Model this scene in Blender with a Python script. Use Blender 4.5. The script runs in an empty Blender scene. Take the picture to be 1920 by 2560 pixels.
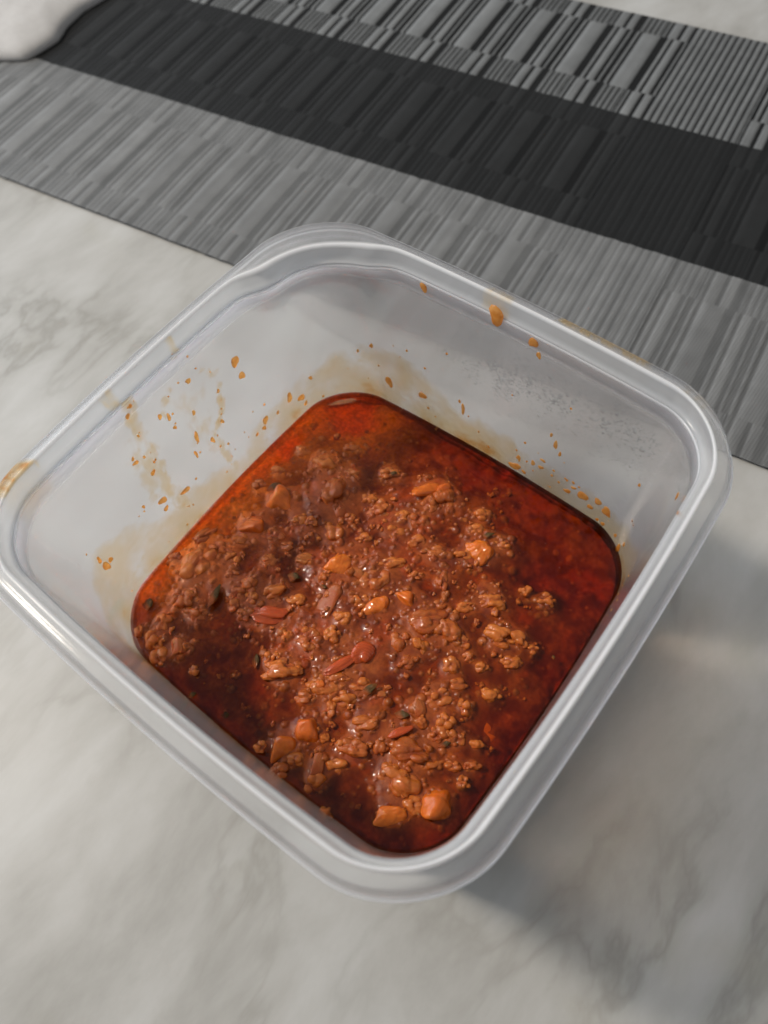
import bpy, bmesh, math, random
import numpy as np
from mathutils import Vector, Matrix

# ------------------------------------------------------------------ camera, world, lamps, exposure
scene = bpy.context.scene
COL = scene.collection
MM = 0.001
RIM_Z = 105.0            # rim height above the table, mm
cam_data = bpy.data.cameras.new("camera")
cam = bpy.data.objects.new("camera", cam_data)
COL.objects.link(cam)
right = Vector((0.792097, 0.606457, -0.069219))
down = Vector((0.506661, -0.716484, -0.479526))
fwd = Vector((-0.340406, 0.344761, -0.874794))
M = Matrix((right, -down, -fwd)).transposed().to_4x4()
M.translation = Vector((0.07036306, -0.06243463, 0.15026573 + RIM_Z * MM))
cam.matrix_world = M
cam_data.sensor_fit = 'VERTICAL'
cam_data.sensor_height = 24.0
cam_data.lens = 24.0 * 0.750143
cam_data.clip_start = 0.005
cam_data.clip_end = 20.0
cam_data.dof.use_dof = True
cam_data.dof.focus_distance = 0.215
cam_data.dof.aperture_fstop = 9
scene.camera = cam

world = bpy.data.worlds.new("World")
scene.world = world
world.use_nodes = True
wb = world.node_tree.nodes["Background"]
wb.inputs[0].default_value = (0.93, 0.96, 1.0, 1)
wb.inputs[1].default_value = 0.30


def area(name, loc, target, sx, sy, power, color):
    d = bpy.data.lights.new(name, 'AREA')
    d.shape = 'RECTANGLE'
    d.size, d.size_y = sx, sy
    d.energy = power
    d.color = color
    o = bpy.data.objects.new(name, d)
    o.location = loc
    o.rotation_euler = (Vector(target) - Vector(loc)).to_track_quat('-Z', 'Y').to_euler()
    COL.objects.link(o)
    return o


area("window_light", (-1.45, -0.40, 0.78), (0, 0, 0.05), 1.7, 1.2, 19, (0.78, 0.88, 1.0))
area("low_sunlight", (-1.02, -0.36, 1.44), (0, 0, 0.06), 0.17, 0.17, 20, (1.0, 0.90, 0.78))

scene.render.engine = 'CYCLES'
scene.cycles.use_denoising = True
scene.cycles.max_bounces = 14
scene.cycles.transmission_bounces = 12
scene.cycles.transparent_max_bounces = 12
scene.cycles.diffuse_bounces = 5
scene.cycles.glossy_bounces = 4
scene.cycles.caustics_reflective = False
scene.cycles.caustics_refractive = True
scene.cycles.blur_glossy = 0.3
scene.cycles.sample_clamp_indirect = 20.0
scene.view_settings.view_transform = 'Standard'
scene.view_settings.look = 'None'
scene.view_settings.exposure = 0.12
scene.view_settings.gamma = 1.0

rng = np.random.default_rng(7)
random.seed(7)

# ------------------------------------------------------------------ measured tables (mm, tub centre = origin, z from the rim)
CHUNKS = [('meat_clump', -30.6, 17.6, 6.09, 7.0, 35.0, 2), ('meat_clump', -1.1, 37.1, 4.45, 3.86, 35.0, 1.5), ('meat_clump', -2.9, 27.1, 3.53, 4.12, 35.0, 1.5), ('meat_clump', -34.3, 4.4, 3.62, 2.41, 35.0, None), ('meat_clump', -41.3, 25.7, 4.69, 3.75, 35.0, None), ('meat_clump', -50.2, -25.7, 6.86, 5.07, 82.0, 1), ('meat_clump', -46.3, -18.0, 3.89, 2.69, 36.0, None), ('meat_clump', -33.9, -26.0, 3.19, 2.9, 36.0, 1), ('meat_clump', -31.6, -21.5, 2.91, 3.2, 36.0, 1), ('meat_clump', -28.4, -24.5, 2.3, 2.3, 36.0, None), ('meat_clump', -26.1, -29.8, 2.42, 2.14, 36.0, 1.6), ('meat_clump', -30.8, -29.9, 2.01, 1.87, 36.0, 1.2), ('meat_clump', -23.5, -18.1, 4.03, 2.3, 58.0, 0.8), ('meat_clump', -5.8, -23.6, 3.74, 3.33, 36.0, 1.6), ('meat_clump', -3.7, -26.5, 1.79, 1.51, 36.0, 1.6), ('meat_clump', -0.5, -19.2, 2.49, 2.49, 36.0, 1.4), ('meat_clump', -1.5, -13.7, 2.65, 2.37, 36.0, 1), ('meat_clump', -1.6, 2.0, 5.12, 3.98, 68.0, 1.2), ('meat_clump', -21.6, 7.7, 3.56, 4.45, 35.0, None), ('meat_clump', -8.6, -9.3, 3.12, 2.27, 36.0, None), ('meat_clump', -6.3, 18.6, 3.51, 2.93, 35.0, None), ('meat_clump', 1.5, 19.7, 3.18, 2.03, 35.0, None), ('meat_clump', 7.8, 19.7, 4.01, 2.29, 36.0, None), ('meat_clump', -12.7, 10.8, 2.64, 1.61, 35.0, 0.8), ('meat_clump', 19.9, 0.4, 6.02, 3.28, 47.0, 2.2), ('meat_clump', 25.6, 1.9, 4.07, 3.8, 36.0, 2), ('meat_clump', 17.3, -8.6, 3.53, 3.8, 36.0, 1.2), ('meat_clump', 21.9, -7.0, 2.7, 3.24, 36.0, 1.4), ('meat_clump', 22.3, -13.1, 2.54, 1.87, 57.0, 1.6), ('meat_clump', 33.1, -6.5, 2.65, 2.52, 36.0, 1.4), ('meat_clump', 32.0, 0.9, 2.68, 2.68, 36.0, None), ('meat_clump', 35.5, -1.4, 2.12, 1.86, 36.0, None), ('meat_clump', 39.5, 8.5, 5.08, 3.21, 20.0, 1.8), ('meat_clump', 44.4, 11.7, 2.13, 2.93, 67.0, 1.2), ('meat_clump', 49.1, 11.6, 1.85, 1.32, 36.0, None), ('meat_clump', 37.6, 25.5, 1.78, 1.92, 36.0, 0.8), ('meat_clump', 15.6, 13.6, 1.68, 2.8, 36.0, 0.8), ('meat_clump', 6.9, -32.5, 4.55, 3.48, 36.0, None), ('meat_clump', 5.0, -38.5, 2.93, 2.4, 36.0, 0.6), ('meat_clump', 9.4, -28.1, 3.49, 1.88, 36.0, None), ('meat_clump', -5.4, -36.7, 5.99, 2.99, 36.0, 1.2), ('meat_clump', -10.1, -35.5, 3.02, 2.75, 36.0, 1), ('meat_clump', 35.0, -15.9, 4.69, 3.13, 36.0, 0.6), ('meat_clump', 43.1, -14.0, 2.19, 2.32, 36.0, 1.2), ('meat_clump', 41.0, -20.6, 2.3, 2.3, 36.0, 1.4), ('meat_clump', 41.3, -24.8, 2.8, 2.54, 37.0, 1.2), ('meat_clump', 45.7, -22.3, 2.78, 2.28, 37.0, 1), ('meat_clump', 24.1, -32.9, 5.71, 3.11, 46.0, 0.8), ('meat_clump', 25.0, -41.3, 4.09, 3.07, 27.0, 0.8), ('meat_clump', 21.8, -42.4, 1.8, 1.8, 37.0, 1), ('meat_clump', 38.0, -33.2, 5.81, 3.54, 27.0, 1.6), ('meat_clump', 30.6, -36.7, 1.66, 2.17, 37.0, 1.4), ('meat_clump', 4.1, -56.5, 1.69, 1.56, 37.0, 1.6), ('meat_clump', 12.2, -58.5, 2.81, 2.05, 37.0, 0.8), ('meat_clump', 21.9, -54.6, 3.28, 3.03, 37.0, 0.8), ('meat_clump', 39.9, -41.0, 5.72, 3.73, 8.0, 0.5), ('meat_clump', 36.4, -39.5, 2.51, 3.26, 37.0, None), ('meat_clump', 49.4, -28.7, 2.49, 1.74, 37.0, None), ('meat_clump', 53.4, -25.7, 1.86, 1.24, 37.0, 0.8), ('meat_clump', 53.8, -30.7, 1.72, 1.72, 37.0, None), ('meat_clump', -43.2, -52.1, 3.13, 3.7, 81.0, 0.9), ('meat_clump', -45.4, -47.0, 2.88, 2.59, 81.0, 1), ('meat_clump', -45.5, -36.8, 4.38, 3.79, 36.0, None), ('meat_clump', -26.9, -52.1, 1.66, 1.38, 36.0, 1), ('meat_clump', -56.8, -28.5, 3.31, 2.4, 82.0, 0.6), ('meat_clump', -55.3, -18.3, 4.25, 2.12, 70.0, None), ('meat_clump', -49.3, -18.1, 3.31, 2.41, 35.0, None), ('meat_clump', -42.9, -18.5, 2.68, 2.68, 36.0, None), ('meat_clump', -36.9, -5.2, 3.59, 2.39, 35.0, None), ('meat_clump', -53.3, 6.3, 2.49, 2.18, 35.0, None), ('meat_clump', -15.3, 22.5, 4.18, 2.99, 35.0, None), ('meat_clump', -20.4, 23.0, 2.71, 2.11, 35.0, None), ('meat_clump', 12.7, 39.7, 2.91, 2.04, 35.0, 0.6), ('meat_clump', 14.3, 34.2, 2.31, 2.02, 35.0, None), ('meat_clump', 13.7, -32.4, 3.17, 2.12, 36.0, None), ('meat_clump', 12.7, -36.4, 1.85, 2.37, 36.0, None), ('meat_clump', -7.7, 24.7, 2.37, 1.77, 35.0, None), ('meat_clump', -0.3, -6.1, 3.37, 2.53, 36.0, None), ('meat_clump', -14.4, -6.8, 2.01, 1.73, 36.0, 0.6), ('meat_clump', -38.8, -39.5, 3.45, 2.59, 36.0, None), ('meat_clump', -38.1, -55.1, 2.81, 2.53, 36.0, None), ('meat_clump', -49.1, -53.3, 1.72, 2.3, 36.0, None), ('meat_clump', -44.9, -11.9, 2.71, 1.8, 35.0, None), ('meat_clump', -11.9, -27.2, 2.23, 1.67, 36.0, None), ('meat_clump', -16.4, -17.7, 3.13, 1.99, 36.0, None), ('meat_clump', -0.4, 9.0, 4.3, 2.29, 36.0, None), ('meat_clump', 31.2, 16.7, 4.66, 3.01, 36.0, None), ('meat_clump', 44.4, 26.2, 3.25, 2.71, 36.0, None), ('meat_clump', 46.2, 4.7, 2.89, 2.1, 36.0, None), ('meat_clump', 19.7, 6.6, 2.21, 1.66, 36.0, None), ('meat_clump', 26.4, 11.4, 3.02, 1.92, 36.0, None), ('meat_clump', 40.0, -1.4, 2.11, 1.84, 36.0, None), ('meat_clump', 46.6, -6.6, 2.84, 2.07, 36.0, None), ('meat_clump', 37.3, -10.1, 2.88, 1.83, 36.0, None), ('meat_clump', 15.5, -26.1, 2.93, 2.13, 36.0, None), ('meat_clump', 16.4, -44.0, 1.81, 1.55, 37.0, None), ('meat_clump', -31.4, 27.1, 3.7, 2.47, 35.0, None), ('meat_clump', -20.7, 34.6, 3.97, 2.45, 35.0, None), ('meat_clump', -50.7, 24.8, 2.85, 1.9, 35.0, None), ('meat_clump', -37.1, 35.4, 2.2, 1.26, 35.0, 0.8), ('meat_clump', -51.7, 14.0, 2.82, 1.88, 35.0, None), ('meat_clump', 8.3, 10.5, 2.26, 1.41, 36.0, None), ('meat_clump', -3.5, 32.8, 2.97, 3.56, 35.0, 1), ('meat_clump', 29.1, -59.4, 2.47, 1.98, 37.0, None), ('meat_clump', 13.9, -53.0, 2.31, 1.8, 37.0, None), ('meat_clump', 23.4, -47.4, 2.8, 2.04, 37.0, None), ('meat_clump', 51.3, -20.5, 1.76, 1.51, 37.0, None), ('meat_clump', 44.1, -32.0, 2.25, 1.75, 37.0, None), ('meat_clump', 46.4, -43.5, 2.94, 2.2, 37.0, None), ('meat_clump', 35.5, -24.4, 1.8, 1.8, 36.0, 1), ('meat_clump', -39.0, -22.6, 2.64, 1.76, 36.0, None), ('meat_clump', -21.1, 14.2, 2.39, 2.09, 35.0, None), ('meat_clump', -29.8, 6.0, 2.1, 1.8, 35.0, None), ('meat_clump', 23.4, 34.7, 3.13, 2.27, 35.0, None), ('meat_clump', 15.8, 24.4, 2.84, 1.71, 36.0, None), ('meat_clump', -23.1, -5.3, 3.22, 2.05, 36.0, None), ('meat_clump', -32.7, -12.2, 2.95, 2.06, 36.0, None), ('meat_clump', -31.1, -5.1, 2.37, 1.48, 35.0, None), ('carrot_chunk', -43.7, 6.6, 4.3, 4.14, 24.0, 1.2), ('carrot_chunk', -44.6, -6.0, 4.54, 3.33, 35.0, 1.6), ('carrot_chunk', -5.9, 37.5, 5.09, 2.7, 47.0, 1.4), ('carrot_chunk', 19.1, 28.4, 4.26, 5.11, 68.0, 1.6), ('carrot_chunk', 10.0, 2.7, 3.49, 2.51, -1.0, 1.2), ('carrot_chunk', 11.3, -45.0, 3.52, 3.92, 37.0, 2.2), ('carrot_chunk', 8.7, -52.5, 3.89, 3.24, 46.0, 1.6), ('carrot_chunk', 51.6, -15.6, 3.79, 4.3, 37.0, -1.8), ('carrot_chunk', 51.6, -39.2, 4.03, 3.9, 37.0, 1.8), ('carrot_chunk', 43.8, -48.6, 3.91, 3.18, 23.0, 0.6), ('carrot_chunk', -13.2, -0.2, 4.34, 5.21, 14.0, 1.2), ('carrot_chunk', 4.9, -4.1, 3.63, 3.07, 36.0, 0.6), ('carrot_chunk', 53.5, 20.4, 3.97, 3.44, 36.0, -3), ('carrot_chunk', -2.2, 40.0, 2.69, 2.69, 35.0, 1.6), ('carrot_chunk', 46.4, 38.7, 4.12, 3.57, 36.0, -4), ('carrot_chunk', 39.0, -61.8, 2.66, 2.42, 37.0, -3), ('carrot_chunk', -5.6, -46.6, 4.57, 3.22, 36.0, -3), ('carrot_chunk', 29.4, 47.9, 3.72, 2.86, 35.0, -4), ('carrot_chunk', 5.8, -33.3, 1.88, 1.88, 36.0, None), ('tomato_piece', 10.3, -18.4, 3.53, 4.07, 26.0, 1.8), ('tomato_piece', 7.2, -25.5, 7.03, 1.62, 65.0, 0.8), ('tomato_piece', 32.7, -30.1, 3.85, 1.41, 56.0, 1.8), ('tomato_piece', 14.3, -20.3, 2.69, 1.34, 67.0, 1.6), ('tomato_piece', -20.3, -26.1, 6.24, 3.12, 36.0, 0.2), ('tomato_piece', 3.8, -15.8, 3.31, 1.93, 36.0, 0.2), ('tomato_piece', 27.5, 19.6, 3.05, 1.94, 36.0, 0.2), ('onion_piece', -35.6, -49.2, 2.82, 3.95, 58.0, 0.2), ('onion_piece', -8.6, -7.8, 3.13, 2.56, 58.0, 1.2), ('onion_piece', -6.6, 0.7, 2.87, 2.01, 4.0, 1.2), ('onion_piece', 32.7, -21.7, 2.59, 3.37, 56.0, 0.6), ('onion_piece', 19.8, -50.1, 2.3, 3.83, 37.0, 0.4), ('onion_piece', 21.9, -24.7, 1.84, 1.32, 36.0, 0.6), ('onion_piece', 5.3, 18.3, 1.44, 0.72, 47.0, 1.2), ('onion_piece', -7.4, -34.4, 2.47, 1.92, 36.0, None), ('herb_leaf', -37.5, -31.4, 1.3, 4.06, 16.0, 1.2), ('herb_leaf', -22.3, -11.9, 2.03, 1.3, 15.0, 0.6), ('herb_leaf', 18.3, -26.5, 3.17, 1.19, 67.0, 0.8), ('herb_leaf', 30.0, -26.1, 2.07, 1.17, 27.0, 0.4), ('herb_leaf', -22.2, -57.5, 1.36, 0.82, 57.0, 0.6), ('herb_leaf', -53.3, -45.3, 1.9, 2.05, 36.0, 0.4), ('herb_leaf', -14.0, -38.9, 1.1, 2.2, 36.0, 0.3), ('herb_leaf', -19.9, 34.7, 2.14, 0.92, 35.0, 0.4), ('herb_leaf', 46.7, 34.3, 2.18, 1.91, 36.0, -2.5), ('herb_leaf', 18.0, 33.9, 2.58, 0.86, 47.0, 0.2), ('herb_leaf', -48.8, 8.3, 2.79, 1.4, 59.0, 0.5), ('herb_leaf', 55.0, 12.9, 0.52, 0.65, 36.0, 0.3), ('herb_leaf', -12.4, -9.2, 1.29, 0.71, 5.0, 0.6), ('herb_leaf', -10.6, -56.0, 1.34, 1.07, 36.0, -0.5), ('herb_leaf', 44.3, -25.7, 2.02, 0.76, 56.0, 0.3)]
DEPTHS = [(46.1, 36.6, 17.8, -6.0), (26.1, 47.7, 11.5, -4.0), (4.8, 53.6, 10.5, -4.0), (-13.9, 53.8, 9.3, -3.0), (56.2, 12.1, 11.7, -4.0), (57.7, -14.2, 11.3, -4.0), (57.8, -36.4, 7.3, -2.5), (48.6, -54.6, 7.2, -4.0), (-7.4, -44.6, 9.5, -3.5), (-22.0, -46.9, 5.5, -2.0), (4.9, -40.5, 5.3, -2.5), (-46.6, 47.4, 11.3, -6.0), (-56.5, 24.2, 7.2, -4.0), (45.3, 2.4, 5.2, -1.5), (-4.0, 10.3, 8.7, 1.0), (-29.7, 16.5, 9.1, 1.2), (22.6, -2.1, 8.1, 1.5), (-43.9, -4.0, 6.1, 1.0), (-48.5, -27.4, 8.9, 1.0), (36.9, -32.8, 7.6, 1.0), (10.6, -49.2, 5.2, 1.0), (-34.9, 8.6, 7.6, 1.0), (-5.0, 23.6, 10.3, 0.8), (-2.0, -21.7, 8.3, 0.6), (-16.8, -58.2, 5.4, -3.0), (37.9, -58.5, 4.9, -2.0), (37.1, 30.2, 6.9, -3.0)]
DROPS = [(-62.1, 20.5, -22.8, 1.27, 2.28, 1.0), (-61.9, 20.7, -29.3, 1.0, 1.79, 0.6), (-61.0, 33.9, -53.2, 1.26, 1.96, 0.6), (-60.7, 38.5, -57.6, 1.44, 1.6, 0.5), (-60.6, 39.8, -61.6, 0.81, 1.01, 0.5), (-60.9, 22.8, -53.1, 1.08, 1.93, 0.6), (-60.8, 21.3, -55.7, 0.78, 1.17, 0.5), (-60.9, 27.7, -54.7, 0.63, 0.78, 0.6), (-60.6, 44.0, -52.6, 0.64, 0.99, 0.7), (-59.3, 47.0, -63.7, 0.49, 0.62, 0.4), (-61.3, -21.0, -44.6, 1.44, 1.44, 0.8), (-61.1, -13.1, -49.3, 1.62, 1.1, 1.0), (-61.1, -21.6, -48.5, 0.87, 1.09, 0.5), (-61.5, -26.8, -40.1, 0.56, 0.71, 0.9), (-60.6, -46.4, -45.0, 0.99, 2.49, 1.0), (-61.1, -44.0, -45.1, 0.71, 1.25, 0.8), (-60.8, -46.0, -40.9, 0.7, 1.4, 0.8), (-62.1, -21.1, -24.5, 1.08, 0.67, 0.6), (-62.3, -21.4, -22.6, 0.53, 0.67, 0.6), (-61.8, -18.6, -32.6, 0.83, 1.04, 0.6), (-62.1, -18.1, -25.3, 0.41, 0.68, 0.5), (-25.1, 61.0, -7.2, 1.07, 1.67, 1.0), (-1.9, 61.1, -4.7, 2.42, 3.02, 1.2), (10.4, 61.0, -7.6, 1.26, 1.89, 0.9), (12.5, 60.9, -11.0, 0.64, 1.43, 0.3), (-38.1, 59.1, -54.7, 1.26, 2.76, 0.5), (-24.7, 59.1, -52.9, 1.38, 1.54, 1.0), (-9.5, 59.2, -49.2, 0.74, 2.42, 0.9), (-10.6, 59.5, -46.4, 0.44, 0.92, 0.6), (-45.3, 59.5, -41.2, 0.77, 0.96, 0.7), (-49.6, 58.3, -45.1, 0.47, 0.78, 0.7), (-24.1, 59.6, -39.5, 0.44, 0.55, 0.4), (11.9, 58.7, -62.5, 2.28, 1.52, 1.0), (15.4, 58.8, -62.9, 0.76, 0.76, 0.8), (12.6, 59.0, -57.6, 0.6, 1.68, 0.5), (23.5, 59.7, -41.7, 0.56, 2.45, 0.35), (25.3, 59.4, -44.7, 0.56, 1.06, 0.35), (21.4, 59.7, -38.6, 0.42, 1.04, 0.35), (35.9, 59.0, -57.0, 1.61, 2.19, 0.9), (31.0, 58.8, -59.3, 1.33, 0.92, 0.7), (32.5, 58.9, -56.0, 0.88, 0.73, 0.7), (39.2, 58.8, -60.0, 0.88, 1.11, 0.8), (41.4, 59.1, -55.3, 1.45, 1.27, 0.8), (44.2, 59.0, -57.0, 1.75, 1.82, 0.7), (46.1, 58.6, -57.9, 0.73, 1.28, 0.7), (42.5, 58.7, -63.8, 0.6, 0.75, 0.5), (45.0, 58.4, -63.7, 0.74, 0.93, 0.5), (32.3, 59.1, -53.7, 0.58, 0.54, 0.6), (30.1, 59.1, -54.4, 0.44, 0.55, 0.6), (27.4, 58.9, -57.6, 0.44, 0.55, 0.6), (24.4, 59.0, -56.4, 0.44, 0.55, 0.6), (25.1, 59.1, -53.7, 0.44, 0.55, 0.4), (20.6, 59.0, -55.8, 0.88, 0.92, 0.4), (17.6, 59.0, -55.9, 0.89, 1.11, 0.6), (20.7, 59.2, -52.0, 0.87, 0.73, 0.5), (13.3, 59.3, -48.7, 0.43, 0.54, 0.3), (25.2, 60.3, -23.8, 0.39, 0.49, 0.2), (53.8, 54.4, -64.5, 1.03, 2.22, 0.7), (54.9, 53.9, -59.7, 0.58, 0.91, 0.5), (50.3, 56.9, -62.2, 0.59, 0.92, 0.5), (60.9, 49.2, -19.1, 0.61, 1.38, 0.6), (64.5, 36.7, -4.3, 0.33, 0.83, 0.5), (50.0, 58.5, -35.8, 0.54, 0.67, 0.5), (-31.2, 59.8, -35.7, 0.44, 0.55, 0.3), (-16.7, 60.1, -28.4, 0.42, 0.53, 0.4), (-60.8, 17.8, -55.5, 0.62, 0.77, 0.4), (-62.5, 4.2, -15.7, 1.07, 0.84, 0.4), (-61.5, 2.7, -41.6, 0.73, 1.46, 0.4), (-61.7, -1.7, -35.3, 0.71, 2.49, 0.45), (-62.3, -5.5, -20.8, 0.67, 1.35, 0.5), (-62.1, -6.0, -25.6, 0.55, 0.86, 0.5), (-62.1, 1.8, -26.7, 0.69, 0.87, 0.5), (-62.0, 11.3, -27.2, 0.56, 0.7, 0.4), (-61.6, 8.2, -38.4, 0.58, 1.09, 0.5), (-61.5, -4.2, -40.8, 0.58, 1.62, 0.45), (-62.5, -7.9, -18.2, 0.53, 1.33, 0.5), (-62.9, -15.6, -9.6, 0.64, 0.96, 0.4), (-62.9, -13.8, -7.6, 0.64, 0.64, 0.4), (-61.1, 7.2, -48.3, 0.45, 0.56, 0.4), (6.6, 60.0, -31.2, 0.27, 0.34, 0.3), (-22.2, 58.9, -57.8, 0.47, 0.58, 0.4), (-34.1, 58.6, -66.7, 0.32, 0.41, 0.4), (-19.2, 58.6, -67.1, 0.48, 0.4, 0.4), (-6.8, 59.2, -51.2, 0.3, 0.37, 0.4)]
STREAKS = [(3.0, 0.8, [(-63.3, -13.0, -4.2), (-62.7, -15.0, -13.3), (-62.0, -16.0, -25.1), (-61.4, -17.3, -43.1), (-60.8, -14.2, -58.5)]), (2.0, 0.9, [(-62.3, -6.7, -19.4), (-62.7, -2.5, -12.8), (-62.6, 2.8, -12.7), (-62.6, 9.2, -15.2), (-62.2, 12.6, -20.5), (-62.0, 11.9, -27.9), (-61.6, 9.3, -36.1), (-61.5, 4.4, -40.0), (-61.0, 4.7, -49.0), (-60.6, 5.9, -59.9)]), (1.4, 0.8, [(-62.5, -4.5, -18.8), (-61.9, -6.7, -28.2)]), (1.2, 0.8, [(-62.0, 1.7, -27.7), (-61.6, -1.6, -37.8), (-61.4, -2.8, -43.2)]), (6, 0.35, [(-62.3, 1.1, -20.5), (-62.0, 4.3, -26.1), (-61.7, 0.9, -33.6)]), (4, 0.5, [(-61.8, 3.0, -33.7), (-61.3, 3.0, -43.2)]), (1.2, 0.7, [(-63.8, 2.3, -4.4), (-62.8, 11.1, -10.9)]), (5, 0.5, [(-62.4, -18.5, -19.9), (-61.5, -19.6, -39.9)]), (1.0, 0.7, [(24.8, 60.4, -22.1), (28.7, 60.3, -23.3)])]
FILM = [(38.8, -48.8), (49.6, -55.6), (58.0, -53.2), (69.5, -51.2), (84.8, -51.5), (100.0, -50.4), (111.3, -43.4), (118.3, -38.5), (127.3, -40.6), (139.3, -48.0), (147.3, -46.9), (158.5, -47.7), (172.1, -56.3), (188.4, -51.5), (201.1, -47.9), (212.0, -37.0), (217.4, -37.6), (228.3, -46.3)]
DEW = [(40.4, -8.4), (45.1, -14.4), (49.0, -20.1), (54.2, -24.2), (61.7, -24.5), (70.9, -25.0), (81.5, -25.3), (93.4, -23.9), (105.4, -23.5), (113.8, -20.9), (126.4, -27.3), (136.4, -22.1), (144.5, -16.2), (150.2, -5.8)]
CLOTH = [(-410.2, 134.2), (-398.5, 146.0), (-384.0, 154.7), (-381.9, 164.4), (-381.2, 178.4), (-388.2, 192.0), (-391.9, 208.6), (-390.5, 222.9), (-391.5, 237.8)]
RIM_STAINS = [(212, 219, 0.95, 6, 16), (60, 78, 0.75, 10, 17), (89, 96, 0.4, 2, 8), (174.5, 176, 0.7, 0, 3), (193, 196, 0.6, 0, 4), (48, 53, 0.3, 9, 14), (262, 270, 0.25, 14, 18)]


# ------------------------------------------------------------------ helpers


def link(name, me, mat=None, parent=None, smooth=True):
    o = bpy.data.objects.new(name, me)
    COL.objects.link(o)
    if mat is not None:
        me.materials.append(mat)
    if parent is not None:
        o.parent = parent
    if smooth and len(me.polygons):
        me.polygons.foreach_set('use_smooth', np.ones(len(me.polygons), dtype=bool))
    return o


def mesh_from(V, F, name="mesh"):
    """V in mm, with z measured from the table"""
    me = bpy.data.meshes.new(name)
    V = np.asarray(V, dtype=np.float64) * MM
    if isinstance(F, np.ndarray):
        k = F.shape[1]
        me.vertices.add(len(V))
        me.vertices.foreach_set('co', V.ravel().astype(np.float32))
        me.loops.add(F.size)
        me.loops.foreach_set('vertex_index', F.ravel().astype(np.int32))
        me.polygons.add(len(F))
        me.polygons.foreach_set('loop_start', np.arange(0, F.size, k, dtype=np.int32))
        me.update(calc_edges=True)
        me.validate()
    else:
        me.from_pydata([tuple(v) for v in V], [], F)
        me.update()
    return me


def outward(me):
    bm = bmesh.new()
    bm.from_mesh(me)
    bmesh.ops.recalc_face_normals(bm, faces=bm.faces)
    bm.to_mesh(me)
    bm.free()


def empty(name, loc, label, cat):
    o = bpy.data.objects.new(name, None)
    o.location = loc
    o.empty_display_size = 0.01
    COL.objects.link(o)
    o['label'] = label
    o['category'] = cat
    return o


def vattr(me, name, values, color=False):
    if color:
        a = me.attributes.new(name, 'FLOAT_COLOR', 'POINT')
        c = np.ones((len(values), 4), dtype=np.float32)
        c[:, :3] = values
        a.data.foreach_set('color', c.ravel())
    else:
        a = me.attributes.new(name, 'FLOAT', 'POINT')
        a.data.foreach_set('value', np.asarray(values, dtype=np.float32))


def grid_faces(nr, nc, wrap=False):
    i = np.arange(nr - 1)[:, None]
    j = np.arange(nc if wrap else nc - 1)[None, :]
    j2 = (j + 1) % nc
    a = i * nc + j
    b = i * nc + j2
    c = (i + 1) * nc + j2
    d = (i + 1) * nc + j
    return np.stack([a, b, c, d], -1).reshape(-1, 4)


_perm = rng.random((256, 256))


def vnoise(x, y, seed=0):
    x = np.asarray(x) + seed * 17.31
    y = np.asarray(y) + seed * 9.77
    xi = np.floor(x).astype(int)
    yi = np.floor(y).astype(int)
    fx = x - xi
    fy = y - yi
    fx = fx * fx * fx * (fx * (fx * 6 - 15) + 10)
    fy = fy * fy * fy * (fy * (fy * 6 - 15) + 10)
    g = lambda a, b: _perm[a % 256, b % 256]
    return ((g(xi, yi) * (1 - fx) + g(xi + 1, yi) * fx) * (1 - fy)
            + (g(xi, yi + 1) * (1 - fx) + g(xi + 1, yi + 1) * fx) * fy) * 2 - 1


def fbm(x, y, seed=0, octaves=4, gain=0.5):
    s, a, n = 0, 1.0, 0
    for o in range(octaves):
        s = s + a * vnoise(x * 2 ** o, y * 2 ** o, seed + o * 3)
        n += a
        a *= gain
    return s / n


def sstep(a, b, x):
    t = np.clip((x - a) / (b - a), 0, 1)
    return t * t * (3 - 2 * t)


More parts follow.
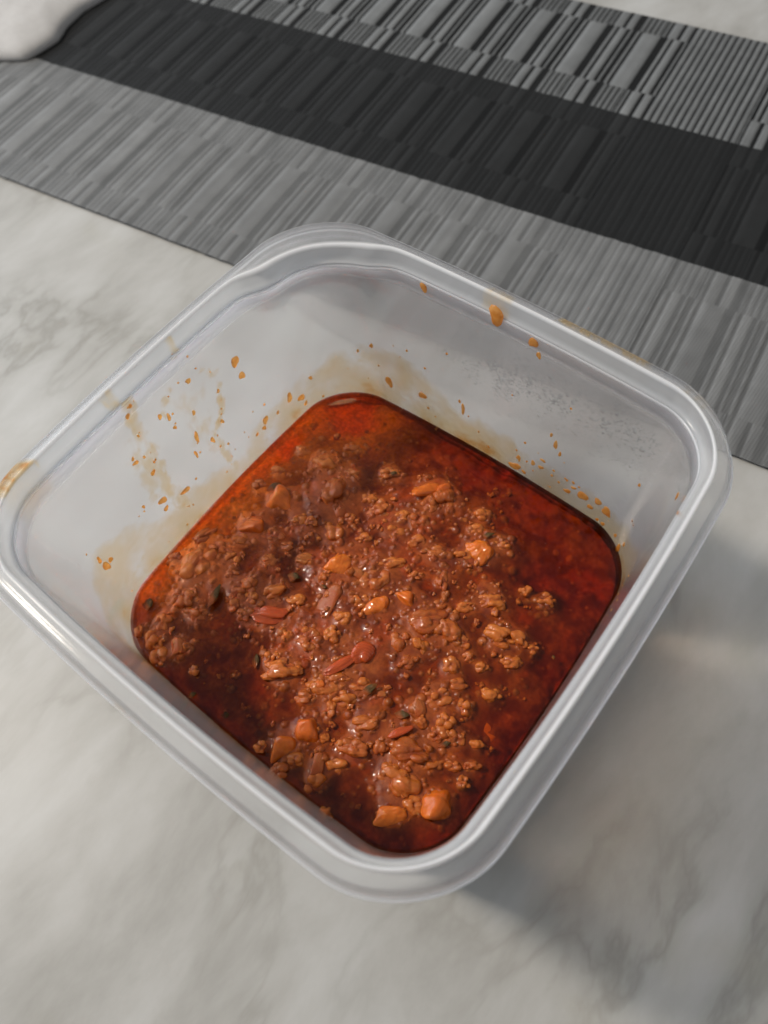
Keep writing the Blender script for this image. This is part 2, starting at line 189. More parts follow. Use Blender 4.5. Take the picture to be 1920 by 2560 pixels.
class Mat:
    def __init__(self, name):
        self.m = bpy.data.materials.new(name)
        self.m.use_nodes = True
        self.t = self.m.node_tree
        self.t.nodes.clear()
        self.out = self.n('ShaderNodeOutputMaterial')

    def n(self, typ, ins=None, **kw):
        nd = self.t.nodes.new(typ)
        for k, v in kw.items():
            setattr(nd, k, v)
        for k, v in (ins or {}).items():
            if isinstance(v, bpy.types.NodeSocket):
                self.t.links.new(v, nd.inputs[k])
            else:
                nd.inputs[k].default_value = v
        return nd

    def surf(self, s):
        self.t.links.new(s, self.out.inputs['Surface'])
        return self.m

    def vol(self, s):
        self.t.links.new(s, self.out.inputs['Volume'])

    def ramp(self, fac, stops, interp='LINEAR'):
        r = self.n('ShaderNodeValToRGB', {'Fac': fac})
        r.color_ramp.interpolation = interp
        e = r.color_ramp.elements
        while len(e) < len(stops):
            e.new(0.5)
        for el, (p, c) in zip(e, stops):
            el.position = p
            el.color = (c, c, c, 1) if isinstance(c, (int, float)) else (*c, 1)
        return r.outputs['Color']

    def noise(self, vec, scale, detail=3, rough=0.5, dist=0.0):
        return self.n('ShaderNodeTexNoise', {'Vector': vec, 'Scale': scale, 'Detail': detail, 'Roughness': rough, 'Distortion': dist})

    def mixc(self, fac, a, b, blend='MIX'):
        nd = self.n('ShaderNodeMix', data_type='RGBA', blend_type=blend)
        for i, v in ((0, fac), (6, a), (7, b)):
            if isinstance(v, bpy.types.NodeSocket):
                self.t.links.new(v, nd.inputs[i])
            else:
                nd.inputs[i].default_value = v if i == 0 else (*v, 1)
        return nd.outputs[2]

    def math(self, op, a, b=0.0, clamp=False):
        nd = self.n('ShaderNodeMath', operation=op, use_clamp=clamp)
        for i, v in ((0, a), (1, b)):
            if isinstance(v, bpy.types.NodeSocket):
                self.t.links.new(v, nd.inputs[i])
            else:
                nd.inputs[i].default_value = v
        return nd.outputs[0]

    def mixs(self, fac, a, b):
        return self.n('ShaderNodeMixShader', {0: fac, 1: a, 2: b}).outputs[0]

    def bump(self, h, strength, dist):
        return self.n('ShaderNodeBump', {'Height': h, 'Strength': strength, 'Distance': dist}).outputs[0]

    def obj(self):
        return self.n('ShaderNodeTexCoord').outputs['Object']

    def attr(self, name):
        return self.n('ShaderNodeAttribute', attribute_name=name)


# ------------------------------------------------------------------ materials
def mat_marble():
    m = Mat('polished_marble')
    co = m.obj()
    mp = m.n('ShaderNodeMapping', {'Vector': co, 'Rotation': (0, 0, math.radians(-52)), 'Scale': (1.0, 0.45, 1)})
    warp = m.noise(co, 9, 3)
    mixed = m.n('ShaderNodeVectorMath', {0: mp.outputs[0], 1: warp.outputs['Color']}, operation='MULTIPLY_ADD')
    mixed.inputs[1].default_value = (1, 1, 1)
    sc = m.n('ShaderNodeVectorMath', {0: warp.outputs['Color']}, operation='SCALE')
    sc.inputs['Scale'].default_value = 0.025
    vec = m.n('ShaderNodeVectorMath', {0: mp.outputs[0], 1: sc.outputs[0]}, operation='ADD').outputs[0]
    m.t.nodes.remove(mixed)
    cloud = m.noise(vec, 26, 6, 0.62)
    vein = m.noise(vec, 26, 5, 0.55, 0.3)
    v1 = m.math('ABSOLUTE', m.math('SUBTRACT', vein.outputs['Fac'], 0.5))
    v1 = m.ramp(v1, [(0.0, 1.0), (0.035, 0.35), (0.12, 0.0)])
    spot = m.noise(co, 22, 2)
    gate = m.ramp(m.noise(co, 11, 2).outputs['Fac'], [(0.42, 0.0), (0.62, 1.0)])
    base = m.ramp(cloud.outputs['Fac'], [(0.3, (0.31, 0.30, 0.275)), (0.5, (0.41, 0.40, 0.375)), (0.68, (0.475, 0.47, 0.45))])
    base = m.mixc(m.math('MULTIPLY', m.math('MULTIPLY', v1, gate), 0.6), base, (0.22, 0.21, 0.18))
    base = m.mixc(m.ramp(spot.outputs['Fac'], [(0.60, 0.0), (0.74, 0.30)]), base, (0.33, 0.31, 0.24))
    p = m.n('ShaderNodeBsdfPrincipled', {'Base Color': base, 'Roughness': 0.42, 'Specular IOR Level': 0.25})
    return m.surf(p.outputs[0])


def mat_mat():
    m = Mat('woven_vinyl')
    co = m.obj()
    c = m.attr('weave').outputs['Color']
    mp = m.n('ShaderNodeMapping', {'Vector': co, 'Rotation': (0, 0, math.radians(0))})
    w1 = m.n('ShaderNodeTexWave', {'Vector': mp.outputs[0], 'Scale': 330.0, 'Distortion': 0.4}, bands_direction='Y')
    w2 = m.n('ShaderNodeTexWave', {'Vector': mp.outputs[0], 'Scale': 260.0, 'Distortion': 0.4}, bands_direction='X')
    h = m.math('MULTIPLY', w1.outputs['Fac'], w2.outputs['Fac'])
    n = m.noise(co, 60, 4)
    col = m.mixc(m.math('MULTIPLY', h, 0.30), c, (0, 0, 0))
    col = m.mixc(m.ramp(n.outputs['Fac'], [(0.35, 0.15), (0.65, 0.0)]), col, (0.01, 0.01, 0.01))
    fluff = m.ramp(m.noise(co, 900, 2).outputs['Fac'], [(0.74, 0.0), (0.82, 0.10)])
    col = m.mixc(fluff, col, (0.4, 0.4, 0.4))
    p = m.n('ShaderNodeBsdfPrincipled', {'Base Color': col, 'Roughness': 0.5, 'Specular IOR Level': 0.12,
                                         'Normal': m.bump(h, 0.5, 0.0002)})
    return m.surf(p.outputs[0])


def mat_plastic(name, milk, rough, tint, gloss_rough=0.18, frost=0.35, see=0.0, glance=0.3, front=0.4, bead=0.0, ior=1.45):
    """milky polypropylene, stained where the 'stain' attribute says so"""
    m = Mat(name)
    co = m.obj()
    st = m.attr('stain').outputs['Fac']
    nz = m.noise(co, 420, 4, 0.6)
    nz2 = m.noise(co, 110, 3, 0.6)
    s = m.math('ADD', st, m.math('MULTIPLY', m.math('SUBTRACT', nz2.outputs['Fac'], 0.5), 0.55))
    s = m.math('ADD', s, m.math('MULTIPLY', m.math('SUBTRACT', nz.outputs['Fac'], 0.5), 0.35))
    gate = m.ramp(st, [(0.0, 0.0), (0.06, 1.0)])
    soft = m.math('MULTIPLY', m.ramp(s, [(0.12, 0.0), (0.45, 0.55), (0.9, 1.0)]), gate)
    tan = m.mixc(soft, tint, (0.90, 0.70, 0.40))
    tan = m.mixc(m.math('MULTIPLY', m.ramp(s, [(0.75, 0.0), (1.0, 1.0)]), gate), tan, (0.80, 0.40, 0.12))
    bmp = m.bump(m.math('ADD', nz.outputs['Fac'], m.math('MULTIPLY', soft, 2.0)), frost, 0.00012)
    refr = m.n('ShaderNodeBsdfRefraction', {'Color': tan, 'Roughness': rough, 'IOR': 1.18, 'Normal': bmp})
    tl = m.n('ShaderNodeBsdfTranslucent', {'Color': tan})
    df = m.n('ShaderNodeBsdfDiffuse', {'Color': tan})
    milky = m.mixs(front, tl.outputs[0], df.outputs[0])
    clear = m.n('ShaderNodeBsdfTransparent', {'Color': tan})
    refr = m.n('ShaderNodeMixShader', {0: see, 1: refr.outputs[0], 2: clear.outputs[0]})
    graze = m.math('POWER', m.n('ShaderNodeLayerWeight', {'Blend': 0.5}).outputs['Facing'], 3.0)
    mk = m.math('ADD', m.math('MULTIPLY', graze, glance), m.math('ADD', milk, m.math('MULTIPLY', soft, 0.18)), clamp=True)
    if bead:
        mk = m.math('ADD', mk, m.math('MULTIPLY', m.attr('edge_white').outputs['Fac'], bead), clamp=True)
    body = m.mixs(mk, refr.outputs[0], milky)
    gl = m.n('ShaderNodeBsdfGlossy', {'Color': (1, 1, 1, 1), 'Roughness': gloss_rough, 'Normal': bmp})
    fr = m.n('ShaderNodeFresnel', {'IOR': ior})
    outer = m.math('SUBTRACT', 1.0, m.n('ShaderNodeNewGeometry').outputs['Backfacing'])
    return m.surf(m.mixs(m.math('MULTIPLY', fr.outputs[0], outer), body, gl.outputs[0]))


def mat_oil():
    m = Mat('red_oil')
    co = m.obj()
    b = m.bump(m.noise(co, 160, 3).outputs['Fac'], 0.12, 0.0006)
    tr = m.n('ShaderNodeBsdfTransparent', {'Color': (1, 0.98, 0.96, 1)})
    gl = m.n('ShaderNodeBsdfGlossy', {'Color': (1, 1, 1, 1), 'Roughness': 0.06, 'Normal': b})
    fr = m.n('ShaderNodeFresnel', {'IOR': 1.33, 'Normal': b})
    ab = m.n('ShaderNodeVolumeAbsorption', {'Color': (0.93, 0.46, 0.09, 1), 'Density': 230.0})
    m.vol(ab.outputs[0])
    return m.surf(m.mixs(fr.outputs[0], tr.outputs[0], gl.outputs[0]))


def mat_food(name, use_attr=None, base=(0.3, 0.1, 0.03), dark=(0.12, 0.02, 0.01), rough=0.3, sss=0.0, sss_r=0.002,
             bump=0.4, scale=700, coat=0.8, vary=0.5, bdist=0.0003):
    m = Mat(name)
    co = m.obj()
    n1 = m.noise(co, scale, 4, 0.6)
    n2 = m.noise(co, scale * 0.25, 3, 0.5)
    if use_attr:
        col = m.attr(use_attr).outputs['Color']
        col = m.mixc(m.ramp(n1.outputs['Fac'], [(0.35, vary), (0.65, 0.0)]), col, dark)
    else:
        col = m.mixc(m.ramp(n2.outputs['Fac'], [(0.35, vary), (0.65, 0.0)]), base, dark)
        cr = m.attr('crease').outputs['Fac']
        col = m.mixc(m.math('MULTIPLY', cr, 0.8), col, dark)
        info = m.n('ShaderNodeObjectInfo')
        col = m.mixc(m.math('MULTIPLY', info.outputs['Random'], 0.6), col, dark)
        film = m.ramp(m.noise(co, 160, 3).outputs['Fac'], [(0.42, 0.0), (0.62, 0.65)])
        col = m.mixc(film, col, (0.32, 0.045, 0.003))
    bm = m.bump(n1.outputs['Fac'], bump, bdist)
    # only what stands out of the oil shines; below it the indices match
    z = m.n('ShaderNodeSeparateXYZ', {0: m.n('ShaderNodeNewGeometry').outputs['Position']}).outputs[2]
    wet = m.n('ShaderNodeMapRange', {'Value': z, 'From Min': 0.0396, 'From Max': 0.0401}, clamp=True).outputs[0]
    ins = {'Base Color': col, 'Roughness': rough + 0.1, 'Specular IOR Level': m.math('MULTIPLY', wet, 0.2), 'Normal': bm,
           'Coat Weight': m.math('MULTIPLY', wet, coat), 'Coat Roughness': 0.05, 'Coat IOR': 1.36,
           'Coat Normal': m.bump(n2.outputs['Fac'], 0.3, 0.0005)}
    if sss > 0:
        ins.update({'Subsurface Weight': sss, 'Subsurface Radius': (1.0, 0.35, 0.12), 'Subsurface Scale': sss_r})
    p = m.n('ShaderNodeBsdfPrincipled', ins)
    return m.surf(p.outputs[0])


def mat_drop():
    m = Mat('sauce_splash')
    co = m.obj()
    n = m.noise(co, 500, 3)
    col = m.ramp(n.outputs['Fac'], [(0.35, (0.80, 0.30, 0.04)), (0.65, (0.95, 0.48, 0.12))])
    p = m.n('ShaderNodeBsdfPrincipled', {'Base Color': col, 'Roughness': 0.25, 'Coat Weight': 0.6, 'Coat Roughness': 0.06})
    t = m.n('ShaderNodeBsdfTranslucent', {'Color': col})
    return m.surf(m.mixs(0.25, m.mixs(0.6, p.outputs[0], t.outputs[0]), m.n('ShaderNodeBsdfTransparent', {'Color': (0.95, 0.6, 0.3, 1)}).outputs[0]))


def mat_dew():
    m = Mat('condensation')
    r = m.n('ShaderNodeBsdfRefraction', {'Color': (1, 1, 1, 1), 'Roughness': 0.1, 'IOR': 1.12})
    g = m.n('ShaderNodeBsdfGlossy', {'Roughness': 0.03})
    fr = m.n('ShaderNodeFresnel', {'IOR': 1.2})
    tr = m.n('ShaderNodeBsdfTransparent')
    return m.surf(m.mixs(fr.outputs[0], m.mixs(0.45, r.outputs[0], tr.outputs[0]), g.outputs[0]))


def mat_cloth():
    m = Mat('white_cotton')
    co = m.obj()
    n = m.noise(co, 260, 4)
    w = m.n('ShaderNodeTexWave', {'Vector': co, 'Scale': 420.0, 'Distortion': 0.6})
    col = m.mixc(n.outputs['Fac'], (0.42, 0.405, 0.39), (0.50, 0.485, 0.465))
    p = m.n('ShaderNodeBsdfPrincipled', {'Base Color': col, 'Roughness': 0.85, 'Normal': m.bump(w.outputs['Fac'], 0.25, 0.0003)})
    return m.surf(p.outputs[0])


MARBLE = mat_marble()
WEAVE = mat_mat()
WALL = mat_plastic('milky_plastic_wall', 0.085, 0.24, (0.985, 0.99, 1.0), see=0.30, glance=0.10, bead=0.8)
RIM = mat_plastic('glossy_plastic_rim', 0.11, 0.25, (0.985, 0.99, 1.0), gloss_rough=0.12, frost=0.12, see=0.6, glance=0.10, front=0.5, bead=0.95, ior=1.18)
OIL = mat_oil()
BED = mat_food('thick_sauce', 'pulp', dark=(0.09, 0.010, 0.002), rough=0.28, bump=0.25, scale=800, coat=0.5, vary=0.4)
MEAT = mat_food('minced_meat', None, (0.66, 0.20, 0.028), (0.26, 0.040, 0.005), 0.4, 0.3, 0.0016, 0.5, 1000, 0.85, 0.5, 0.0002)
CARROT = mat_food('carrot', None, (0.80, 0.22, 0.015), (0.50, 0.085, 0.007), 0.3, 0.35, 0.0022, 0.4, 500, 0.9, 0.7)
TOMATO = mat_food('tomato', None, (0.55, 0.075, 0.008), (0.34, 0.05, 0.008), 0.25, 0.3, 0.002, 0.4, 500, 1.0, 0.6)
ONION = mat_food('onion', None, (0.42, 0.13, 0.030), (0.30, 0.06, 0.010), 0.35, 0.4, 0.003, 0.2, 400, 0.45, 0.5)
HERB = mat_food('herb', None, (0.085, 0.055, 0.010), (0.05, 0.02, 0.004), 0.6, 0.0, 0.001, 0.4, 900, 0.06, 0.6)
DROP = mat_drop()
DEWM = mat_dew()
CLOTHM = mat_cloth()
_b = Mat('mat_backing')
WEAVE_BACK = _b.surf(_b.n('ShaderNodeBsdfPrincipled', {'Base Color': (0.03, 0.03, 0.032, 1), 'Roughness': 0.8}).outputs[0])

# ------------------------------------------------------------------ table top
def box_mesh(x0, x1, y0, y1, z0, z1, bev=0.0):
    bm = bmesh.new()
    bmesh.ops.create_cube(bm, size=1.0)
    for v in bm.verts:
        v.co = Vector(((x0 + x1) / 2 + v.co.x * (x1 - x0), (y0 + y1) / 2 + v.co.y * (y1 - y0), (z0 + z1) / 2 + v.co.z * (z1 - z0))) * MM
    if bev:
        bmesh.ops.bevel(bm, geom=bm.edges[:], offset=bev * MM, segments=3, affect='EDGES')
    me = bpy.data.meshes.new('table')
    bm.to_mesh(me)
    bm.free()
    return me


table = link('table_top', box_mesh(-950, 650, -520, 900, -30, 0, 4), MARBLE, smooth=False)
table['kind'] = 'structure'

# ------------------------------------------------------------------ placemat: three woven bands, each of three rows of ribs
TH = math.radians(8.0)
UX, UY = math.cos(TH), math.sin(TH)
PER = 30.5


def uv(u, v):
    return u * UX - v * UY, u * UY + v * UX


mat_root = empty('placemat', (0, 0, 0), 'woven black and grey striped placemat lying on the marble beyond the plastic tub', 'placemat')

MID = [(0, 3.7, 'd'), (3.7, 6.1, 'l'), (6.1, 7.0, 'g'), (7.0, 11.6, 'l'), (11.6, 13.2, 'g'), (13.2, 14.9, 'm'), (14.9, 17.0, 'g'),
       (17.0, 19.0, 'l'), (19.0, 20.0, 'g'), (20.0, 30.5, 'l')]
END = [(0, 2.1, 'f'), (2.1, 2.8, 'g'), (2.8, 8.2, 'l'), (8.2, 9.6, 'g'), (9.6, 14.2, 'l'), (14.2, 17.3, 'g')] + \
      [(17.3 + 3.05 * k, 17.3 + 3.05 * k + 3.05, 'f') for k in range(4)] + [(29.5, 30.5, 'f')]


def sequence(row, u0, u1, phase, zone):
    out = []
    base = MID if row == 1 else END
    k = math.floor((u0 - phase) / PER)
    while phase + k * PER < u1:
        for a, b, t in base:
            a, b = phase + k * PER + a, phase + k * PER + b
            if b <= u0 or a >= u1 or (a >= zone[0] - 0.1 and b <= zone[1] + 3):
                continue
            out.append((max(a, u0), min(b, u1), t))
        k += 1
    u = zone[0]
    while u < zone[1]:
        out.append((u, min(u + 3.65, zone[1] + .4), 'F'))
        u += 3.65
    out.sort()
    return out


def woven(row, u0, u1, v0, v1, tones, relief, phase, zone, edge_lo, edge_hi):
    us, hs, cs = [], [], []
    for a, b, t in sequence(row, u0, u1, phase, zone):
        w = b - a
        if t in 'dg':
            prof = [(0.02, 0.0), (0.5, -0.05), (0.98, 0.0)]
            key = {'d': 'd', 'g': 'g'}[t]
            for s, h in prof:
                us.append(a + w * s); hs.append(h); cs.append(tones[key])
        else:
            key = {'l': 'l', 'm': 'm', 'f': 'f', 'F': 'F'}[t]
            gap = min(0.45, 0.16 * w) if t in 'lm' else 0.3 * w
            us += [a + 0.03, a + gap]; hs += [0.0, 0.35 * relief]; cs += [tones['g'], tones['g'] * 0.8 + tones[key] * 0.2]
            for s in np.linspace(0.0, 1.0, 4):
                x = a + gap + (w - 1.5 * gap) * s * 0.98 + 0.04
                us.append(x); hs.append(relief * (0.6 + 0.4 * math.sin(math.pi * (0.15 + 0.7 * s)))); cs.append(tones[key])
            us.append(b - 0.03); hs.append(0.0); cs.append(tones['g'])
    us, hs, cs = np.array(us), np.array(hs), np.array(cs)
    nv = max(6, int((v1 - v0) / 2.2))
    vs = np.linspace(v0, v1, nv)
    end = np.minimum(1, np.minimum((vs - v0), (v1 - vs)) / 1.3 + 0.25)
    if edge_lo:
        end = np.minimum(end, np.clip((vs - v0) / 2.0, 0, 1))
    if edge_hi:
        end = np.minimum(end, np.clip((v1 - vs) / 2.0, 0, 1))
    Ug, Vg = np.meshgrid(us, vs)
    wob = 0.12 * vnoise(Ug / 20, Vg / 30, 3) + 0.05 * vnoise(Ug / 3, Vg / 12, 5)
    H = 1.5 + hs[None, :] * end[:, None]
    wave = 0.35 * fbm(Ug / 60, Vg / 40, 8, 2)
    X, Y = uv(Ug + wob, Vg + 0.25 * vnoise(Ug / 4, Vg / 50, 9))
    V = np.stack([X, Y, H + wave + 0.35], -1).reshape(-1, 3)
    F = grid_faces(len(vs), len(us))
    me = mesh_from(V, F)
    shade = 1 + 0.16 * vnoise(Ug / 2.6, Vg / 60, 21) + 0.08 * fbm(Ug / 1.5, Vg / 8, 22, 2)
    c = (cs[None, :] * shade)[..., None] * np.array(tones['tint'])[None, None, :]
    vattr(me, 'weave', c.reshape(-1, 3), True)
    return me


U0, U1 = -440, 330
FAR = dict(l=0.19, m=0.15, f=0.145, F=0.185, g=0.014, d=0.012, tint=(1.0, 1.03, 1.03))
DARK = dict(l=0.025, m=0.021, f=0.019, F=0.019, g=0.015, d=0.009, tint=(1.0, 1.03, 1.04))
NEAR = dict(l=0.205, m=0.185, f=0.185, F=0.20, g=0.140, d=0.13, tint=(1.0, 1.01, 1.0))
ZONE = (-18.0, 30.0)
rows = [(0, 123.5, 140.5, NEAR, 0.14, -16.0), (1, 140.5, 193.0, NEAR, 0.15, -2.6), (2, 193.0, 212.3, NEAR, 0.1, -16.0),
        (0, 212.3, 232.0, DARK, 0.1, -2.6), (1, 232.0, 282.0, DARK, 0.12, -2.6), (2, 282.0, 298.0, DARK, 0.1, -2.6),
        (0, 298.0, 318.0, FAR, 0.5, -2.6), (1, 318.0, 368.8, FAR, 0.55, -2.6), (2, 368.8, 384.5, FAR, 0.5, -2.6)]
names = {id(NEAR): 'light grey ribbed band', id(DARK): 'charcoal band', id(FAR): 'grey and black ribbed band'}
for k, (row, v0, v1, tones, rel, ph) in enumerate(rows):
    me = woven(row, U0, U1, v0, v1, tones, rel, ph, ZONE, k == 0, k == 8)
    o = link('woven_band', me, WEAVE, mat_root)
    o['label'] = names[id(tones)]
backing = bpy.data.meshes.new('backing')
vs_ = [(*uv(U0, 124.2), 0.15), (*uv(U1, 124.2), 0.15), (*uv(U1, 383.8), 0.15), (*uv(U0, 383.8), 0.15)]
vs_ += [(x, y, 1.25) for x, y, _ in vs_]
link('backing', mesh_from(vs_, [(3, 2, 1, 0), (4, 5, 6, 7), (0, 1, 5, 4), (1, 2, 6, 5), (2, 3, 7, 6), (3, 0, 4, 7)]),
     WEAVE_BACK, mat_root, smooth=False)

# ------------------------------------------------------------------ white cloth at the far left
cloth = None


def build_cloth():
    P = np.array(CLOTH)
    # outline seen in the picture, then closed round the far side
    back = np.array([(-400, 270), (-470, 300), (-560, 290), (-590, 210), (-560, 150), (-470, 125)])
    poly = np.vstack([P, back])
    cen = np.array([-470.0, 210.0])
    n = 160
    d = np.r_[0, np.cumsum(np.linalg.norm(np.diff(np.vstack([poly, poly[:1]]), axis=0), axis=1))]
    t = np.linspace(0, d[-1], n, endpoint=False)
    pp = np.vstack([poly, poly[:1]])
    ox, oy = np.interp(t, d, pp[:, 0]), np.interp(t, d, pp[:, 1])
    for _ in range(0):
        ox = (np.roll(ox, 1) + 2 * ox + np.roll(ox, -1)) / 4
        oy = (np.roll(oy, 1) + 2 * oy + np.roll(oy, -1)) / 4
    rings = []
    prof = [(0.995, 2.2), (1.0, 2.8), (1.0, 4.0), (0.995, 5.5), (0.98, 7.0), (0.96, 8.0), (0.93, 9.0)] + \
           [(s, 10 + 10 * (1 - s)) for s in np.linspace(0.82, 0.0, 26)]
    for s, z in prof:
        x = cen[0] + (ox - cen[0]) * s
        y = cen[1] + (oy - cen[1]) * s
        fold = np.sin((x * 0.6 + y * 0.15) * 0.16 + 1.5 * vnoise(x / 40, y / 40, 4))
        f = min(1.0, (z - 2.2) / 14)
        zz = z + f * (0.5 * np.abs(fold) + 1.4 * np.abs(fbm(x / 30, y / 22, 6, 3)))
        r = 1 + 0.012 * f * fold
        rings.append(np.stack([cen[0] + (x - cen[0]) * r, cen[1] + (y - cen[1]) * r, zz], -1))
    V = np.concatenate(rings)
    me = mesh_from(V, grid_faces(len(prof), n, True))
    o = link('folded_cloth', me, CLOTHM)
    o['label'] = 'crumpled off-white cloth lying over the far left end of the placemat'
    o['category'] = 'cloth'
    return o


cloth = build_cloth()

# ------------------------------------------------------------------ the tub: rounded-square rings
ASP = 0.9696
NC, NS = 26, 120         # points per corner, per side


def ring_shape(a, r, bow=0.018):
    """closed ring, half width a, corner radius r, in units of the rim width (140 mm)"""
    ax, ay = a, a * ASP
    P = []
    for q, (sx, sy) in enumerate([(1, 1), (-1, 1), (-1, -1), (1, -1)]):
        t = np.linspace(0, np.pi / 2, NC) + q * np.pi / 2
        P.append(np.stack([sx * (ax - r) + r * np.cos(t), sy * (ay - r) + r * np.sin(t)], -1))
    out = []
    for q in range(4):
        out.append(P[q][:-1])
        a0, a1 = P[q][-1], P[(q + 1) % 4][0]
        s = np.linspace(0, 1, NS, endpoint=False)[:, None]
        out.append(a0 * (1 - s) + a1 * s)
    D = np.concatenate(out)
    O = D.copy()
    O[:, 0] += bow * np.sign(D[:, 0]) * (1 - (D[:, 1] / ay) ** 2) * np.clip(np.abs(D[:, 0]) / ax, 0, 1) ** 3
    O[:, 1] += bow * np.sign(D[:, 1]) * (1 - (D[:, 0] / ax) ** 2) * np.clip(np.abs(D[:, 1]) / ay, 0, 1) ** 3
    return O * 140.0


def corner_push(O, amount):
    """the back corner has a wide finger tab: the lip runs further in there"""
    th = np.degrees(np.arctan2(O[:, 1], O[:, 0]))
    g = np.exp(-((th - TABC) / TABW) ** 4)
    d = np.array([0.707, -0.707])
    return O + (g * amount * 1.35)[:, None] * d[None, :]


TABC, TABW = 137.5, 14.5


def ring(a, r, z, push=0.0):
    O = ring_shape(a, r)
    if push:
        O = corner_push(O, push)
    return np.c_[O, np.full(len(O), RIM_Z + z * 140.0)]


Z_S, Z_T = -0.4657, -0.036


def wall_half(z):
    return 0.419 + (0.4455 - 0.419) * (z - Z_S) / (Z_T - Z_S)


def wall_rad(z):
    return 0.122 + (0.108 - 0.122) * (z - Z_S) / (Z_T - Z_S)


def loft(rings, close=False, cap_first=False, cap_last=False):
    n = len(rings[0])
    V = np.concatenate(rings)
    F = grid_faces(len(rings), n, True)
    if close:
        k = len(rings) - 1
        j = np.arange(n)
        F = np.vstack([F, np.stack([k * n + j, k * n + (j + 1) % n, (j + 1) % n, j], -1)])
    return V, F


def square_map(res, ringxy):
    """grid on [-1,1]^2 mapped to the inside of a ring; returns points and the edge measure m (1 at the ring)"""
    th = np.arctan2(ringxy[:, 1], ringxy[:, 0])
    rad = np.hypot(ringxy[:, 0], ringxy[:, 1])
    o = np.argsort(th)
    th, rad = th[o], rad[o]
    th = np.r_[th - 2 * np.pi, th, th + 2 * np.pi]
    rad = np.r_[rad, rad, rad]
    g = np.linspace(-1, 1, res)
    u, v = np.meshgrid(g, g)
    m = np.maximum(np.abs(u), np.abs(v))
    ang = np.arctan2(v * ASP, u)
    R = np.interp(ang, th, rad) * m
    return R * np.cos(ang), R * np.sin(ang), m


tub = empty('plastic_tub', (0, 0, 0), 'translucent milky square plastic tub with rounded corners, open and half full of meat sauce', 'food container')

# inner wall, fine enough to carry the splashes; outer wall closes it
TW = 0.0062
zin = np.r_[np.linspace(Z_T, -0.50, 104), np.linspace(-0.51, -0.715, 12)]
rings_in = []
for z in zin:
    push = 5.4 * math.exp(-((z - Z_T) / 0.06) ** 2)
    rings_in.append(ring(wall_half(z), wall_rad(z), z, push))
NI = len(rings_in)
low = []
for a, z in [(0.398, -0.728), (0.388, -0.735)]:
    low.append(ring(a, 0.11, z))
for s in (0.75, 0.5, 0.25, 0.02):
    low.append(ring(0.388 * s, 0.11 * s, -0.735))
# outer side back up
outr = []
for s in (0.02, 0.5, 1.0):
    outr.append(ring(0.386 * s, 0.11 * s, -0.7445))
outr.append(ring(0.396, 0.115, -0.7485))
outr.append(ring(0.405, 0.12, -0.742))
for z in np.linspace(-0.715, Z_T, 14):
    tw = TW if z < -0.06 else 0.0026
    outr.append(ring(wall_half(z) + tw, wall_rad(z) + tw, z, 5.4 * math.exp(-((z - Z_T) / 0.06) ** 2)))
allr = rings_in + low + outr
V, F = loft(allr, close=True)
body_me = mesh_from(V, F)
outward(body_me)

# stain mask on the inner wall
nring = len(rings_in[0])
stain = np.zeros(len(V))
P = V[:NI * nring].copy()
P[:, 2] -= RIM_Z
ang = np.degrees(np.arctan2(P[:, 1], P[:, 0])) % 360
fa = np.array([f[0] for f in FILM]); fz = np.array([f[1] for f in FILM])
zf = np.interp(ang, np.r_[fa[-1] - 360, fa, fa[0] + 360], np.r_[fz[-1], fz, fz[0]])
wob = 3.5 * fbm(ang / 5.0, P[:, 2] / 9.0, 31, 3)
film = 0.62 * sstep(3.0, -6.0, P[:, 2] - zf + wob) + 0.22 * sstep(-56, -64.5, P[:, 2])
film *= 0.75 + 0.5 * fbm(ang / 7, P[:, 2] / 14, 33, 2)
drip = np.zeros(len(P))
for w_, st_, pts in STREAKS:
    pts = np.array(pts)
    dmin = np.full(len(P), 1e9)
    for a_, b_ in zip(pts[:-1], pts[1:]):
        e = b_ - a_
        t = np.clip(((P - a_) @ e) / (e @ e), 0, 1)
        dmin = np.minimum(dmin, np.linalg.norm(P - a_ - t[:, None] * e, axis=1))
    patchy = np.clip(0.72 + 1.0 * fbm(ang / 1.7, P[:, 2] / 4.5, 47, 3), 0, 1)
    drip = np.maximum(drip, st_ * patchy * sstep(w_ * 1.25, w_ * 0.35, dmin + 1.6 * fbm(ang / 1.6, P[:, 2] / 2.4, 41, 4) * min(1, w_ / 2)))
# fine specks low on the wall
sp = fbm(ang * 1.3, P[:, 2] / 1.6, 55, 3)
specks = 0.55 * sstep(0.42, 0.6, sp) * sstep(5, -10, P[:, 2] - zf)
stain[:NI * nring] = np.clip(np.maximum(np.maximum(film, drip * 0.9), specks), 0, 1)
vattr(body_me, 'stain', stain)
edge_white = np.zeros(len(allr)); edge_white[0] = 1.0; edge_white[1] = 0.35; edge_white[-1] = 1.0  # wall top whitened: the bright line of piped light is painted in
vattr(body_me, 'edge_white', np.repeat(edge_white, nring))
link('tub_wall', body_me, WALL, tub)

